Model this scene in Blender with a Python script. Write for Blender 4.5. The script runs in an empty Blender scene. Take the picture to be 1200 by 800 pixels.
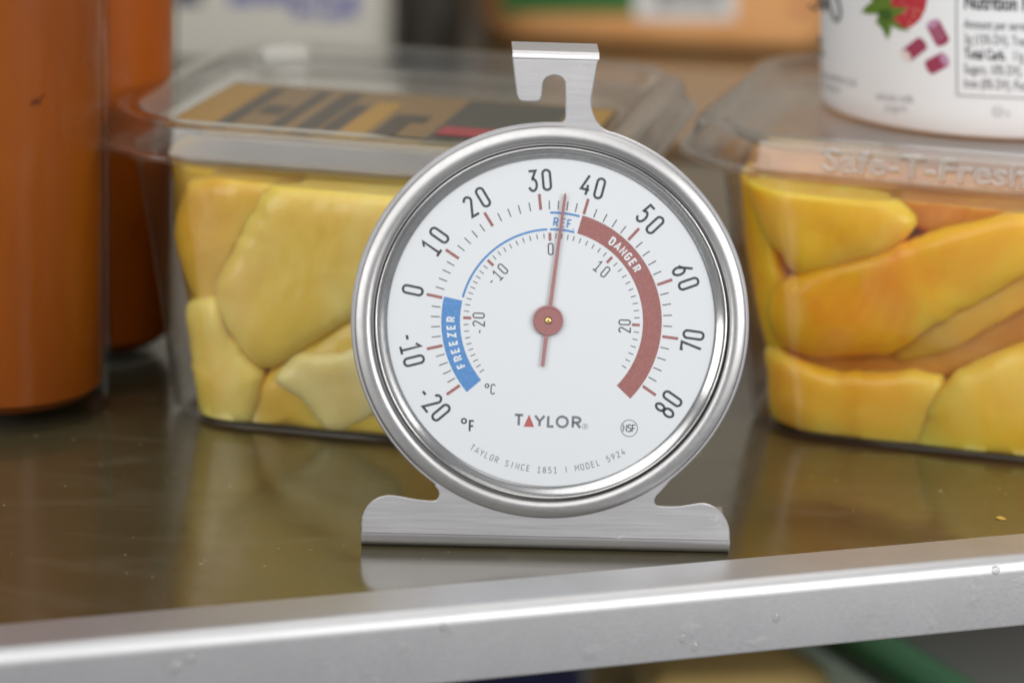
import bpy, bmesh, math, random
from mathutils import Vector, Matrix
random.seed(7)
sc = bpy.context.scene
C = sc.collection
R = math.radians

# ------------------------------------------------------------------ camera
F, PITCH, ROLL, D0 = 3333.0, R(15.5), R(2.0), 0.543
FW = Vector((0, math.cos(PITCH), -math.sin(PITCH)))
RT = Vector((1, 0, 0))
UP = Vector((0, math.sin(PITCH), math.cos(PITCH)))
def ray(x, y):
    """direction of the photograph's sight line through pixel (x, y) of 1200 x 800"""
    u, v = x - 600, 400 - y
    c, s = math.cos(ROLL), math.sin(ROLL)
    return RT * ((u * c - v * s) / F) + UP * ((u * s + v * c) / F) + FW
CAM = -ray(639, 641) * D0
def on_z(x, y, z=0.0):
    r = ray(x, y); return CAM + r * ((z - CAM.z) / r.z)
def on_y(x, y, Y):
    r = ray(x, y); return CAM + r * ((Y - CAM.y) / r.y)
cd = bpy.data.cameras.new("camera"); cam = bpy.data.objects.new("camera", cd); C.objects.link(cam)
cr, sr = math.cos(ROLL), math.sin(ROLL)
X = RT * cr + UP * sr; Y_ = -RT * sr + UP * cr
m = Matrix((X, Y_, -FW)).transposed().to_4x4(); m.translation = CAM
cam.matrix_world = m
cd.sensor_width = 36; cd.lens = 36 * F / 1200; cd.clip_start = 0.02; cd.clip_end = 20
cd.dof.use_dof = True; cd.dof.focus_distance = 0.549; cd.dof.aperture_fstop = 9.2
sc.camera = cam

# ------------------------------------------------------------------ light
w = bpy.data.worlds.new("World"); sc.world = w; w.use_nodes = True
w.node_tree.nodes["Background"].inputs[0].default_value = (0.97, 0.98, 1.0, 1)
w.node_tree.nodes["Background"].inputs[1].default_value = 0.34
def area(name, loc, target, sx, sy, power, col=(1, 1, 1)):
    l = bpy.data.lights.new(name, 'AREA'); l.shape = 'RECTANGLE'; l.size = sx; l.size_y = sy
    l.energy = power; l.color = col
    o = bpy.data.objects.new(name, l); C.objects.link(o); o.location = loc
    o.rotation_euler = (Vector(target) - Vector(loc)).to_track_quat('-Z', 'Y').to_euler()
    return o
area("key_lamp", (-0.20, -0.46, 0.72), (0.0, 0.03, 0.03), 0.95, 0.70, 4.9, (1, 0.99, 0.97))
area("side_lamp", (0.80, -0.62, 0.40), (0.05, 0.08, 0.04), 0.60, 0.70, 7.6, (1, 0.99, 0.975))
area("left_lamp", (-0.90, -0.72, 0.30), (-0.03, 0.08, 0.03), 0.60, 0.50, 3.9, (1, 0.99, 0.97))
area("overhead_fill_lamp", (0.14, 0.15, 0.50), (0.10, 0.12, 0.05), 0.52, 0.34, 0.75, (1, 0.97, 0.92)).data.shape = 'ELLIPSE'  # unseen overhead fill, added to brighten the mango through the lid
sc.view_settings.view_transform = 'Standard'; sc.view_settings.look = 'None'
sc.view_settings.exposure = 0.0; sc.view_settings.gamma = 1.0
sc.render.engine = 'CYCLES'
cy = sc.cycles
cy.use_denoising = True; cy.max_bounces = 14; cy.transparent_max_bounces = 24
cy.transmission_bounces = 8; cy.glossy_bounces = 6; cy.caustics_reflective = False; cy.caustics_refractive = False
cy.sample_clamp_indirect = 6

# ------------------------------------------------------------------ helpers
def link(name, mesh, mat=None, parent=None):
    o = bpy.data.objects.new(name, mesh); C.objects.link(o)
    if mat: mesh.materials.append(mat)
    if parent: o.parent = parent
    return o
def obj(name, bm, mat=None, parent=None, smooth=None):
    me = bpy.data.meshes.new(name)
    bmesh.ops.recalc_face_normals(bm, faces=bm.faces)
    bm.to_mesh(me); bm.free()
    if smooth is not None:
        for p in me.polygons: p.use_smooth = True
        me.set_sharp_from_angle(angle=R(smooth))
    return link(name, me, mat, parent)
def thing(name, label, cat, loc=(0, 0, 0), rz=0.0, group=None):
    o = bpy.data.objects.new(name, None); C.objects.link(o)
    o.location = loc; o.rotation_euler = (0, 0, rz); o.empty_display_size = 0.01
    return tag(o, label, cat, group)
def tag(o, label, cat, group=None):
    o['label'] = label; o['category'] = cat
    if group: o['group'] = group
    return o
def loop_verts(bm, pts): return [bm.verts.new(p) for p in pts]
def bridge(bm, a, b, closed=True):
    n = len(a)
    for i in range(n if closed else n - 1):
        j = (i + 1) % n
        bm.faces.new((a[i], a[j], b[j], b[i]))
def lathe(bm, prof, n=96, cap0=False, cap1=False, f=lambda x, y, z: (x, y, z)):
    """prof: (r, z) pairs swept round z; f maps to final space"""
    rings = []
    for r, z in prof:
        rings.append([bm.verts.new(f(r * math.cos(2 * math.pi * k / n), r * math.sin(2 * math.pi * k / n), z)) for k in range(n)])
    for a, b in zip(rings, rings[1:]): bridge(bm, a, b)
    if cap0: bm.faces.new(rings[0])
    if cap1: bm.faces.new(rings[-1])
    return rings
def rrect(hw, hd, r, z, k=8):
    pts = []
    for cx, cy_, a0 in ((hw - r, hd - r, 0), (-hw + r, hd - r, 90), (-hw + r, -hd + r, 180), (hw - r, -hd + r, 270)):
        for i in range(k + 1):
            a = R(a0 + 90 * i / k); pts.append((cx + r * math.cos(a), cy_ + r * math.sin(a), z))
    return pts
def loft(bm, levels, cap0=False, cap1=False, k=8):
    rings = [loop_verts(bm, rrect(h, h if d is None else d, r, z, k)) for h, d, r, z in levels]
    for a, b in zip(rings, rings[1:]): bridge(bm, a, b)
    if cap0: bm.faces.new(rings[0])
    if cap1: bm.faces.new(rings[-1])
    return rings
def box(bm, x0, x1, y0, y1, z0, z1, bev=0.0, seg=2):
    g = bmesh.ops.create_cube(bm, size=1)
    for v in g['verts']:
        v.co = Vector(((x0 + x1) / 2 + v.co.x * (x1 - x0), (y0 + y1) / 2 + v.co.y * (y1 - y0), (z0 + z1) / 2 + v.co.z * (z1 - z0)))
    if bev:
        es = {e for v in g['verts'] for e in v.link_edges}
        bmesh.ops.bevel(bm, geom=list(es), offset=bev, segments=seg, affect='EDGES', profile=0.5)

# ------------------------------------------------------------------ materials
def mat(name, col=(0.8, 0.8, 0.8), rough=0.5, metal=0.0, **kw):
    m = bpy.data.materials.new(name); m.use_nodes = True
    b = m.node_tree.nodes["Principled BSDF"]
    b.inputs["Base Color"].default_value = (*col, 1); b.inputs["Roughness"].default_value = rough
    b.inputs["Metallic"].default_value = metal
    for k, v in kw.items(): b.inputs[k].default_value = v
    return m
def nodes(m): return m.node_tree.nodes, m.node_tree.links, m.node_tree.nodes["Principled BSDF"]
def noise_node(m, scale=(1, 1, 1), detail=4.0, rough=0.55, nscale=1.0, coord="Object", dist=0.0):
    N, L, b = nodes(m)
    tc = N.new("ShaderNodeTexCoord"); mp = N.new("ShaderNodeMapping"); nz = N.new("ShaderNodeTexNoise")
    L.new(tc.outputs[coord], mp.inputs[0]); L.new(mp.outputs[0], nz.inputs["Vector"])
    mp.inputs["Scale"].default_value = scale
    nz.inputs["Scale"].default_value = nscale; nz.inputs["Detail"].default_value = detail
    nz.inputs["Roughness"].default_value = rough; nz.inputs["Distortion"].default_value = dist
    return nz
def ramp(m, src, stops):
    N, L, b = nodes(m)
    r = N.new("ShaderNodeValToRGB"); L.new(src, r.inputs[0])
    e = r.color_ramp.elements
    while len(e) < len(stops): e.new(0.5)
    for el, (p, c) in zip(e, stops):
        el.position = p; el.color = (*c, 1) if len(c) == 3 else c
    return r
def bump(m, src, strength, dist=0.0002):
    N, L, b = nodes(m)
    bp = N.new("ShaderNodeBump"); bp.inputs["Strength"].default_value = strength; bp.inputs["Distance"].default_value = dist
    L.new(src, bp.inputs["Height"]); L.new(bp.outputs[0], b.inputs["Normal"])
    return bp
def brushed(name, col, rough, scale, strength=0.12, r_var=0.10):
    m = mat(name, col, rough, 1.0)
    N, L, b = nodes(m)
    nz = noise_node(m, scale, 5, 0.65)
    r = ramp(m, nz.outputs[0], [(0.3, (rough - r_var,) * 3), (0.7, (rough + r_var,) * 3)])
    L.new(r.outputs[0], b.inputs["Roughness"])
    # smudges, broader, on the tint
    n2 = noise_node(m, (1, 1, 1), 6, 0.6, 90.0)
    c = ramp(m, n2.outputs[0], [(0.35, tuple(x * 0.955 for x in col)), (0.65, col)])
    L.new(c.outputs[0], b.inputs["Base Color"])
    bump(m, nz.outputs[0], strength, 0.00006)
    return m
def clear_plastic(name, tint=(0.985, 0.985, 0.98), ior=1.5, rough=0.06, haze=0.03):
    m = bpy.data.materials.new(name); m.use_nodes = True
    N, L = m.node_tree.nodes, m.node_tree.links
    N.remove(N["Principled BSDF"]); out = N["Material Output"]
    tr = N.new("ShaderNodeBsdfTransparent"); tr.inputs[0].default_value = (*tint, 1)
    gl = N.new("ShaderNodeBsdfGlossy"); gl.inputs["Roughness"].default_value = rough
    df = N.new("ShaderNodeBsdfTranslucent"); df.inputs[0].default_value = (0.8, 0.8, 0.8, 1)
    d2 = N.new("ShaderNodeBsdfDiffuse"); d2.inputs[0].default_value = (0.8, 0.8, 0.8, 1)
    fr = N.new("ShaderNodeFresnel"); ge = N.new("ShaderNodeNewGeometry"); io = N.new("ShaderNodeMapRange")      # the same air-to-plastic Fresnel on either side of a thin wall
    io.inputs["To Min"].default_value = ior; io.inputs["To Max"].default_value = 1 / ior
    L.new(ge.outputs["Backfacing"], io.inputs["Value"]); L.new(io.outputs[0], fr.inputs[0])
    a1 = N.new("ShaderNodeMixShader"); a2 = N.new("ShaderNodeMixShader"); a3 = N.new("ShaderNodeMixShader")
    a3.inputs[0].default_value = 0.5; L.new(df.outputs[0], a3.inputs[1]); L.new(d2.outputs[0], a3.inputs[2])
    a1.inputs[0].default_value = haze; L.new(tr.outputs[0], a1.inputs[1]); L.new(a3.outputs[0], a1.inputs[2])
    L.new(fr.outputs[0], a2.inputs[0]); L.new(a1.outputs[0], a2.inputs[1]); L.new(gl.outputs[0], a2.inputs[2])
    L.new(a2.outputs[0], out.inputs[0])
    return m
def fruit_mat(name, stops, sss=0.25, scale=70.0, rough=0.32):
    m = mat(name, stops[1][1], rough)
    N, L, b = nodes(m)
    nz = noise_node(m, (1, 1, 0.6), 6, 0.62, scale, dist=0.6)
    n3 = noise_node(m, (1, 1, 1), 3, 0.5, scale * 0.42, dist=0.8)
    mx = N.new("ShaderNodeMix"); mx.data_type = 'RGBA'; mx.blend_type = 'MIX'
    fac = ramp(m, n3.outputs[0], [(0.40, (0, 0, 0)), (0.74, (0.60, 0.60, 0.60))])
    L.new(fac.outputs[0], mx.inputs[0]); L.new(ramp(m, nz.outputs[0], stops).outputs[0], mx.inputs[6])
    pale = tuple(min(0.95, c * 0.88 + 0.12 * w_) for c, w_ in zip(stops[2][1], (0.95, 0.75, 0.40)))
    mx.inputs[7].default_value = (*pale, 1)
    L.new(mx.outputs[2], b.inputs["Base Color"])
    b.inputs["Subsurface Weight"].default_value = sss
    b.inputs["Subsurface Radius"].default_value = (0.014, 0.007, 0.002)
    b.inputs["Subsurface Scale"].default_value = 1.0
    b.inputs["Coat Weight"].default_value = 0.30; b.inputs["Coat Roughness"].default_value = 0.10; b.inputs["Specular IOR Level"].default_value = 0.3
    n2 = noise_node(m, (1, 1, .22), 6, 0.65, 420.0, dist=1.0)
    bump(m, n2.outputs[0], 0.34, 0.0006)
    return m

STEEL = brushed("brushed_stainless", (0.63, 0.62, 0.63), 0.42, (60, 3200, 3200), 0.12, 0.05)
RING = brushed("spun_stainless", (0.48, 0.475, 0.475), 0.41, (900, 900, 900), 0.03, 0.05)
POLISH = mat("polished_inner_ring", (0.52, 0.515, 0.51), 0.16, 1.0)
DARK = mat("dark_gap", (0.015, 0.014, 0.014), 0.6)
TRIM = brushed("shelf_trim_aluminium", (0.55, 0.55, 0.56), 0.46, (40, 3000, 3000), 0.07, 0.05)
PAPER = mat("dial_white", (0.770, 0.787, 0.798), 0.5)
def ink(name, col, rough=0.5, speck=0.12):
    m = mat(name, col, rough); N, L, b = nodes(m)
    nz = noise_node(m, (1, 1, 1), 2, 0.6, 2600.0)
    L.new(ramp(m, nz.outputs[0], [(0.35, tuple(c * (1 - speck) for c in col)), (0.72, tuple(min(1, c + speck * 0.35) for c in col))]).outputs[0], b.inputs["Base Color"])
    return m
BLACK = ink("print_black", (0.035, 0.035, 0.042))
GREY = ink("print_grey", (0.19, 0.19, 0.225))
LGREY = ink("print_light_grey", (0.27, 0.28, 0.30))
RED = ink("print_dull_red", (0.36, 0.125, 0.112))
LOGO_RED = ink("print_logo_red", (0.50, 0.10, 0.09))
BLUE = ink("print_blue", (0.085, 0.27, 0.60))
WHITE = ink("print_white", (0.82, 0.84, 0.86), 0.5, 0.02)
NEEDLE = mat("needle_red_brown", (0.38, 0.155, 0.15), 0.38)
BRASS = mat("brass_pin", (0.85, 0.62, 0.22), 0.25, 1.0)
PANE = clear_plastic("lens_pane", (0.99, 0.995, 1.0), 1.5, 0.0, 0.0)
CLEAR = clear_plastic("clear_clamshell", (0.993, 0.993, 0.990), 1.40, 0.045, 0.004)
LIDP = clear_plastic("clear_lid", (0.993, 0.993, 0.990), 1.62, 0.035, 0.006)
BOTTLE_GLASS = clear_plastic("bottle_glass", (0.95, 0.95, 0.93), 1.22, 0.12, 0.0)

# shelf glass: dark, glossy, with faint wipe marks and dust
GLASS = mat("shelf_glass", (0.056, 0.046, 0.022), 0.06, IOR=2.0)
def finish_shelf():
    N, L, b = nodes(GLASS)
    n1 = noise_node(GLASS, (1, 2.2, 1), 5, 0.6, 26.0, dist=1.4)
    L.new(ramp(GLASS, n1.outputs[0], [(0.42, (0.12,) * 3), (0.70, (0.23,) * 3)]).outputs[0], b.inputs["Roughness"])
    n2 = noise_node(GLASS, (1, 1, 1), 2, 0.5, 620.0)
    sp = ramp(GLASS, n2.outputs[0], [(0.725, (0.056, 0.046, 0.022)), (0.76, (0.26, 0.24, 0.19))])
    n3 = noise_node(GLASS, (1, 3.0, 1), 7, 0.68, 16.0, dist=2.2)
    wp = ramp(GLASS, n3.outputs[0], [(0.50, (0, 0, 0)), (0.84, (0.040, 0.037, 0.030))])
    ad = N.new("ShaderNodeMix"); ad.data_type = 'RGBA'; ad.blend_type = 'ADD'; ad.inputs[0].default_value = 1
    L.new(sp.outputs[0], ad.inputs[6]); L.new(wp.outputs[0], ad.inputs[7]); L.new(ad.outputs[2], b.inputs["Base Color"])
finish_shelf()

# ------------------------------------------------------------------ shelf and wall
e0, e1 = on_z(0, 735), on_z(1200, 628)
ed = (e1 - e0).normalized(); en = Vector((ed.y, -ed.x, 0))          # along the front edge, and out towards the viewer
BACK_Y = 0.74
shelf_lines = e0 + en * 0.0
def along(t, o): return e0 + ed * t + en * o
bm = bmesh.new()
a, b_ = along(-0.55, 0.0), along(0.62, 0.0)
vs = [Vector((a.x, a.y, 0)), Vector((b_.x, b_.y, 0)), Vector((b_.x, BACK_Y, 0)), Vector((a.x, BACK_Y, 0))]
t = loop_verts(bm, vs); d = loop_verts(bm, [v - Vector((0, 0, 0.005)) for v in vs])
bm.faces.new(t); bm.faces.new(d[::-1]); bridge(bm, t, d)
shelf = obj("shelf_surface", bm, GLASS); shelf['kind'] = 'structure'
# the trim: an extruded bar with rounded nose, its top a hair above the glass
prof = [(0.0, -0.012), (0.0, 0.0004), (0.0003, 0.0007), (0.0099, 0.0007)]
for i in range(9):
    q = R(90 - 11.25 * i); prof.append((0.0099 + 0.0030 * math.cos(q), -0.0023 + 0.0030 * math.sin(q)))
prof += [(0.0131, -0.0128), (0.0124, -0.0134), (0.0104, -0.0134), (0.0104, -0.012)]
bm = bmesh.new()
NT = 90
rings = []
rnd = random.Random(3)
for k in range(NT + 1):
    p0 = along(-0.55 + 1.17 * k / NT, 0)
    rings.append([bm.verts.new(p0 + en * o + Vector((0, 0, z))) for o, z in prof])
for A, B in zip(rings, rings[1:]): bridge(bm, A, B)
bm.faces.new(rings[0]); bm.faces.new(rings[-1])
trim = obj("shelf_trim", bm, TRIM, shelf, 40)
# dents and nicks along the nose in the metal's relief
N, L, b = nodes(TRIM)
bp_old = [n for n in N if n.type == 'BUMP'][0]
nd = noise_node(TRIM, (1, 1, 1), 3, 0.5, 120.0)
rd = ramp(TRIM, nd.outputs[0], [(0.64, (0, 0, 0)), (0.80, (1, 1, 1))])
bp2 = N.new("ShaderNodeBump"); bp2.inputs["Strength"].default_value = 0.07; bp2.inputs["Distance"].default_value = 0.0008
L.new(rd.outputs[0], bp2.inputs["Height"]); L.new(bp2.outputs[0], bp_old.inputs["Normal"])

WALL = mat("fridge_liner", (0.46, 0.415, 0.35), 0.45)
N, L, b = nodes(WALL)
nz = noise_node(WALL, (1, 1, 1), 4, 0.6, 6.0)
L.new(ramp(WALL, nz.outputs[0], [(0.3, (0.36, 0.33, 0.28)), (0.7, (0.42, 0.38, 0.33))]).outputs[0], b.inputs["Base Color"])
bm = bmesh.new(); box(bm, -0.62, 0.62, BACK_Y + 0.001, BACK_Y + 0.03, -0.45, 0.62, 0.004)
wall = obj("back_wall", bm, WALL, None, 40); wall['kind'] = 'structure'

# ------------------------------------------------------------------ thermometer
LEAN, YAW = R(12.0), R(2.2)
th = thing("fridge_thermometer", "round stainless steel dial thermometer with hook on top and wide foot, at the shelf edge", "thermometer", (0, 0, 0), YAW)
TW = Matrix.Rotation(YAW, 4, 'Z'); TI = TW.inverted()
RB, TH = 0.0024, 0.0008
DU = Vector((0, math.sin(LEAN), math.cos(LEAN))); DN = Vector((0, -math.cos(LEAN), math.sin(LEAN)))     # up the plate, out of its face
P0 = Vector((0, 0, RB)) + DN * RB                                   # lowest straight line of the plate's face
def PL(u, v, w_): return Vector((u, 0, 0)) + P0 + DU * v + DN * w_    # plate coordinates to the thing's own space
def px(x, y, w_=0.0):
    """plate coordinates (u, v), in metres, of a point of the plate (w_ above its face) measured in the photograph"""
    o = TI @ CAM; r = TI.to_3x3() @ ray(x, y)
    q = P0 + DN * w_
    p = o + r * ((q - o).dot(DN) / r.dot(DN))
    return (p.x, (p - q).dot(DU))
def mm(pxs): return pxs / 6.14 / 1000
# plate outline
def arc_px(cx, cy_, r, a0, a1, n):
    return [(cx + r * math.sin(R(a0 + (a1 - a0) * i / n)), cy_ - r * math.cos(R(a0 + (a1 - a0) * i / n))) for i in range(n + 1)]
FC = (644.5, 376.5); FR = 233.5
VB = px(640, 622)[1] * 0 
out = [(702.2, 69), (701.2, 72), (697.4, 90), (694.3, 108), (692.8, 118), (693.3, 126), (695.5, 134), (699, 141.5), (704, 148), (711, 153)]
out += arc_px(*FC, FR, 19.5, 142.5, 56)
out += [(775, 575), (769.5, 580.5), (767, 585), (767.2, 589.6), (770, 592.4), (775, 593.2), (786, 593.6), (797, 593), (811, 590.6), (820, 589.2), (826, 589.4),
        (832, 590.9), (838, 594), (843.5, 598.3), (848, 603.5), (851.5, 609.5), (854, 616), (855.3, 623)]
NB_R = len(out)
out += [(856, 632), (423.4, 622)]
out += [(423.4, 614), (424.4, 606), (427, 598.5), (431, 592), (436.5, 586.6), (443.5, 582.6), (450, 580.6), (456, 579.9), (463, 580.5), (472, 582), (482, 584), (490, 585.2),
        (503, 586.7), (508, 586.7), (512, 585.2), (514.2, 582), (514.6, 578), (513.4, 574), (510, 570)]
out += arc_px(*FC, FR, 215.5, 358.5, 58)
out += [(648, 143.0), (657, 143.0), (660, 142.2), (662, 140), (662.8, 136), (662.6, 118), (662.4, 101), (661.5, 96), (659, 92), (655, 89.4), (649.5, 88.4), (644, 89.4),
        (639.6, 92.4), (637, 96), (636, 101), (635.2, 112), (634, 116), (631, 118.6), (627, 119.3), (613, 119.2), (609.5, 118), (606.8, 115.4), (605.4, 111), (602.6, 88), (601, 74), (600.7, 69)]
uv = [px(*p) for p in out]
# straight bottom where the bend starts
ul, ur = px(423.5, 625)[0], px(855.6, 630)[0]
bot = [i for i, p in enumerate(out) if p in ((856, 632), (423.4, 622))]
uv[bot[0]] = (ur, 0.0); uv[bot[1]] = (ul, 0.0)
topv = (px(600.7, 69)[1] + px(702.2, 69)[1]) / 2
uv[-1] = (uv[-1][0], topv); uv[0] = (uv[0][0], topv)
bm = bmesh.new()
BV = 0.00022
def offset_poly(pts, d):
    n = len(pts); res = []
    area2 = sum(pts[i][0] * pts[(i + 1) % n][1] - pts[(i + 1) % n][0] * pts[i][1] for i in range(n))
    sgn = 1 if area2 > 0 else -1
    for i in range(n):
        p, c, q = Vector(pts[i - 1]), Vector(pts[i]), Vector(pts[(i + 1) % n])
        t1, t2 = (c - p).normalized(), (q - c).normalized()
        nn = Vector((-(t1.y + t2.y), t1.x + t2.x))
        nn = nn.normalized() * sgn if nn.length > 1e-9 else Vector((-t1.y, t1.x)) * sgn
        res.append(tuple(c + nn * d))
    return res
inn = offset_poly(uv, BV)
f0 = loop_verts(bm, [PL(u, v, 0) for u, v in inn]); f1 = loop_verts(bm, [PL(u, v, -BV) for u, v in uv])
f2 = loop_verts(bm, [PL(u, v, -TH + BV) for u, v in uv]); f3 = loop_verts(bm, [PL(u, v, -TH) for u, v in inn])
bridge(bm, f0, f1); bridge(bm, f1, f2); bridge(bm, f2, f3)
HOLE = px(646.2, 378.6)
for ring_, w_ in ((f0, 0.0), (f3, -TH)):                              # both faces, with the round opening for the dial
    h = loop_verts(bm, [PL(HOLE[0] + 0.0336 * math.cos(2 * math.pi * k / 120), HOLE[1] + 0.0336 * math.sin(2 * math.pi * k / 120), w_) for k in range(120)])
    es = [bm.edges.get((a, b)) or bm.edges.new((a, b)) for lp in (ring_, h) for a, b in zip(lp, lp[1:] + lp[:1])]
    bmesh.ops.triangle_fill(bm, edges=es, use_beauty=True)
def strip(bm, path, u0, u1, th_, end=(0, 0)):
    """sheet metal following a path of (point, outward normal), th_ thick"""
    rows = []
    for i, (p, n) in enumerate(path):
        if i == len(path) - 1: u0 += end[0]; u1 += end[1]
        rows.append([bm.verts.new(Vector((u0, 0, 0)) + p), bm.verts.new(Vector((u1, 0, 0)) + p),
                     bm.verts.new(Vector((u1, 0, 0)) + p - n * th_), bm.verts.new(Vector((u0, 0, 0)) + p - n * th_)])
    for A, B in zip(rows, rows[1:]): bridge(bm, A, B)
    bm.faces.new(rows[0]); bm.faces.new(rows[-1])
path = []
for i in range(15):
    a_ = LEAN + (math.pi / 2 - 0) * 0 - (LEAN + math.pi / 2) * i / 14          # normal angle above the horizontal, from +LEAN down to -90 deg
    n = Vector((0, -math.cos(a_), math.sin(a_))); path.append((Vector((0, 0, RB)) + n * RB, n))
path.append((Vector((0, 0.024, 0)), Vector((0, 0, -1))))
strip(bm, [(p, n) for p, n in path], ul, ur, TH, (0.006, 0.0012))
# top edge rolled over to the back
RTOP = 0.0016
path = []
top = PL(0, topv, 0)
for i in range(9):
    a_ = R(75) * i / 8
    n = DN * math.cos(a_) + DU * math.sin(a_)
    path.append((top - DN * RTOP + n * RTOP, n))
last = path[-1]
tdir = (-DN * math.sin(R(75)) + DU * math.cos(R(75))) * 1.0
path.append((last[0] + tdir * 0.0070, last[1]))
strip(bm, path, uv[-1][0], uv[0][0], TH)
plate = obj("stand_plate", bm, STEEL, th, 35)
# bezel: lathe about the dial axis
RC = px(646.2, 378.6)
def ringmap(c):
    return lambda x, y, z: PL(c[0] + x, c[1] + y, z)
rf = px(644.8, 377.4)
bm = bmesh.new()
pr = [(0.03715, 0.0), (0.0370, 0.0003), (0.0368, 0.00055), (0.0364, 0.00078), (0.0360, 0.00095), (0.0355, 0.00112), (0.0350, 0.00118), (0.0346, 0.0011), (0.0342, 0.0009), (0.03385, 0.00055), (0.03372, 0.0002), (0.03372, -0.0008)]
def smooth_prof(p, k=3):
    for _ in range(k):
        q = [p[0]]
        for a1, b1 in zip(p, p[1:]):
            q += [(a1[0] * .75 + b1[0] * .25, a1[1] * .75 + b1[1] * .25), (a1[0] * .25 + b1[0] * .75, a1[1] * .25 + b1[1] * .75)]
        q.append(p[-1]); p = q
    return p
lathe(bm, smooth_prof(pr, 2), 160, f=ringmap(((rf[0] + RC[0]) / 2, (rf[1] + RC[1]) / 2)))
obj("bezel_ring", bm, RING, th, 30)
bm = bmesh.new()
lathe(bm, [(0.03372, -0.0010), (0.0330, -0.0010)], 160, f=ringmap(RC))
obj("ring_gap", bm, DARK, th, 30)
DW = -0.0007                                                          # dial face, measured from the plate face
bm = bmesh.new()
lathe(bm, smooth_prof([(0.0334, -0.0009), (0.0334, 0.0006), (0.0331, 0.0010), (0.0329, 0.0009), (0.0327, 0.0006), (0.0310, -0.0005), (0.0309, DW - 0.0002)], 2), 160, f=ringmap(RC))
obj("inner_ring", bm, POLISH, th, 30)
bm = bmesh.new()
lathe(bm, [(0.0335, -TH), (0.0335, -0.0090), (0.0325, -0.0100), (0.0001, -0.0100)], 96, f=ringmap(RC))
obj("rear_case", bm, STEEL, th, 30)
bm = bmesh.new()
lathe(bm, [(0.0001, DW), (0.0318, DW)], 128, f=ringmap(RC))
dial = obj("dial", bm, PAPER, th)
bm = bmesh.new()
lathe(bm, [(0.0001, 0.0004), (0.0316, 0.0004), (0.0319, 0.00045), (0.0319, 0.00085), (0.0316, 0.0009), (0.0001, 0.0009)], 96, f=ringmap(RC))
obj("lens", bm, PANE, th, 30)

SCUFF = mat("scuffed_steel", (0.80, 0.79, 0.79), 0.5, 1.0)
bm = bmesh.new(); sr_ = random.Random(11)
for cx, cy_, n_, sp_, ln in ((838, 606, 13, 9, 8), (846, 622, 6, 6, 6), (726, 628, 7, 6, 7), (622, 92, 7, 10, 6), (676, 88, 8, 12, 4), (470, 612, 5, 22, 5), (560, 606, 5, 30, 5)):
    for _ in range(n_):
        x0, y0, a0 = cx + sr_.gauss(0, sp_ * .5), cy_ + sr_.gauss(0, sp_ * .4), sr_.gauss(-.6, .7); l = ln * sr_.uniform(.3, 1.0)
        x1, y1 = x0 + l * math.cos(a0), y0 + l * math.sin(a0); h = sr_.uniform(.15, .38)
        nx, ny = -math.sin(a0) * h, math.cos(a0) * h
        q = [px(x0 + nx, y0 + ny), px(x1, y1), px(x0 - nx, y0 - ny)]
        bm.faces.new([bm.verts.new(PL(u, v, 0.000012)) for u, v in q])
sf = obj("scuff_marks", bm, SCUFF, th); sf['kind'] = 'stuff'
# ---- print on the dial: strokes laid as flat ribbons just proud of it
class Ink:
    def __init__(s, z=0.00003): s.bm = bmesh.new(); s.z = DW + z
    def V(s, p):
        u, v = px(p[0], p[1], s.z); return s.bm.verts.new(PL(u, v, s.z))
    def poly(s, pts):
        s.bm.faces.new([s.V(p) for p in pts])
    def ribbon(s, pts, wd, closed=False):
        n = len(pts); L_, R_ = [], []
        for i, c in enumerate(pts):
            c = Vector(c)
            a = Vector(pts[i - 1]) if (i > 0 or closed) else None
            b = Vector(pts[(i + 1) % n]) if (i < n - 1 or closed) else None
            t1 = (c - a).normalized() if a is not None else None
            t2 = (b - c).normalized() if b is not None else None
            if t1 is None: t1 = t2
            if t2 is None: t2 = t1
            nn = Vector((-(t1.y + t2.y), t1.x + t2.x)); nn = nn.normalized() if nn.length > 1e-6 else Vector((-t1.y, t1.x))
            k = max(0.5, nn.dot(Vector((-t1.y, t1.x))))
            L_.append(c + nn * wd / 2 / k); R_.append(c - nn * wd / 2 / k)
        L_ = [s.V(p) for p in L_]; R_ = [s.V(p) for p in R_]
        for i in range(n if closed else n - 1):
            j = (i + 1) % n; s.bm.faces.new((L_[i], L_[j], R_[j], R_[i]))
    def band(s, c, r0, r1, a0, a1):
        n = max(2, int(abs(a1 - a0) / 1.5)); s_in = arc_px(c[0], c[1], r0, a0, a1, n); s_out = arc_px(c[0], c[1], r1, a0, a1, n)
        A = [s.V(p) for p in s_in]; B = [s.V(p) for p in s_out]; bridge(s.bm, A, B, False)
    def done(s, name, m, parent=None):
        return obj(name, s.bm, m, parent or dial)
def A_(cx, cy_, rx, ry, a0, a1, n=12):
    return [(cx + rx * math.cos(R(a0 + (a1 - a0) * i / n)), cy_ + ry * math.sin(R(a0 + (a1 - a0) * i / n))) for i in range(n + 1)]
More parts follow.
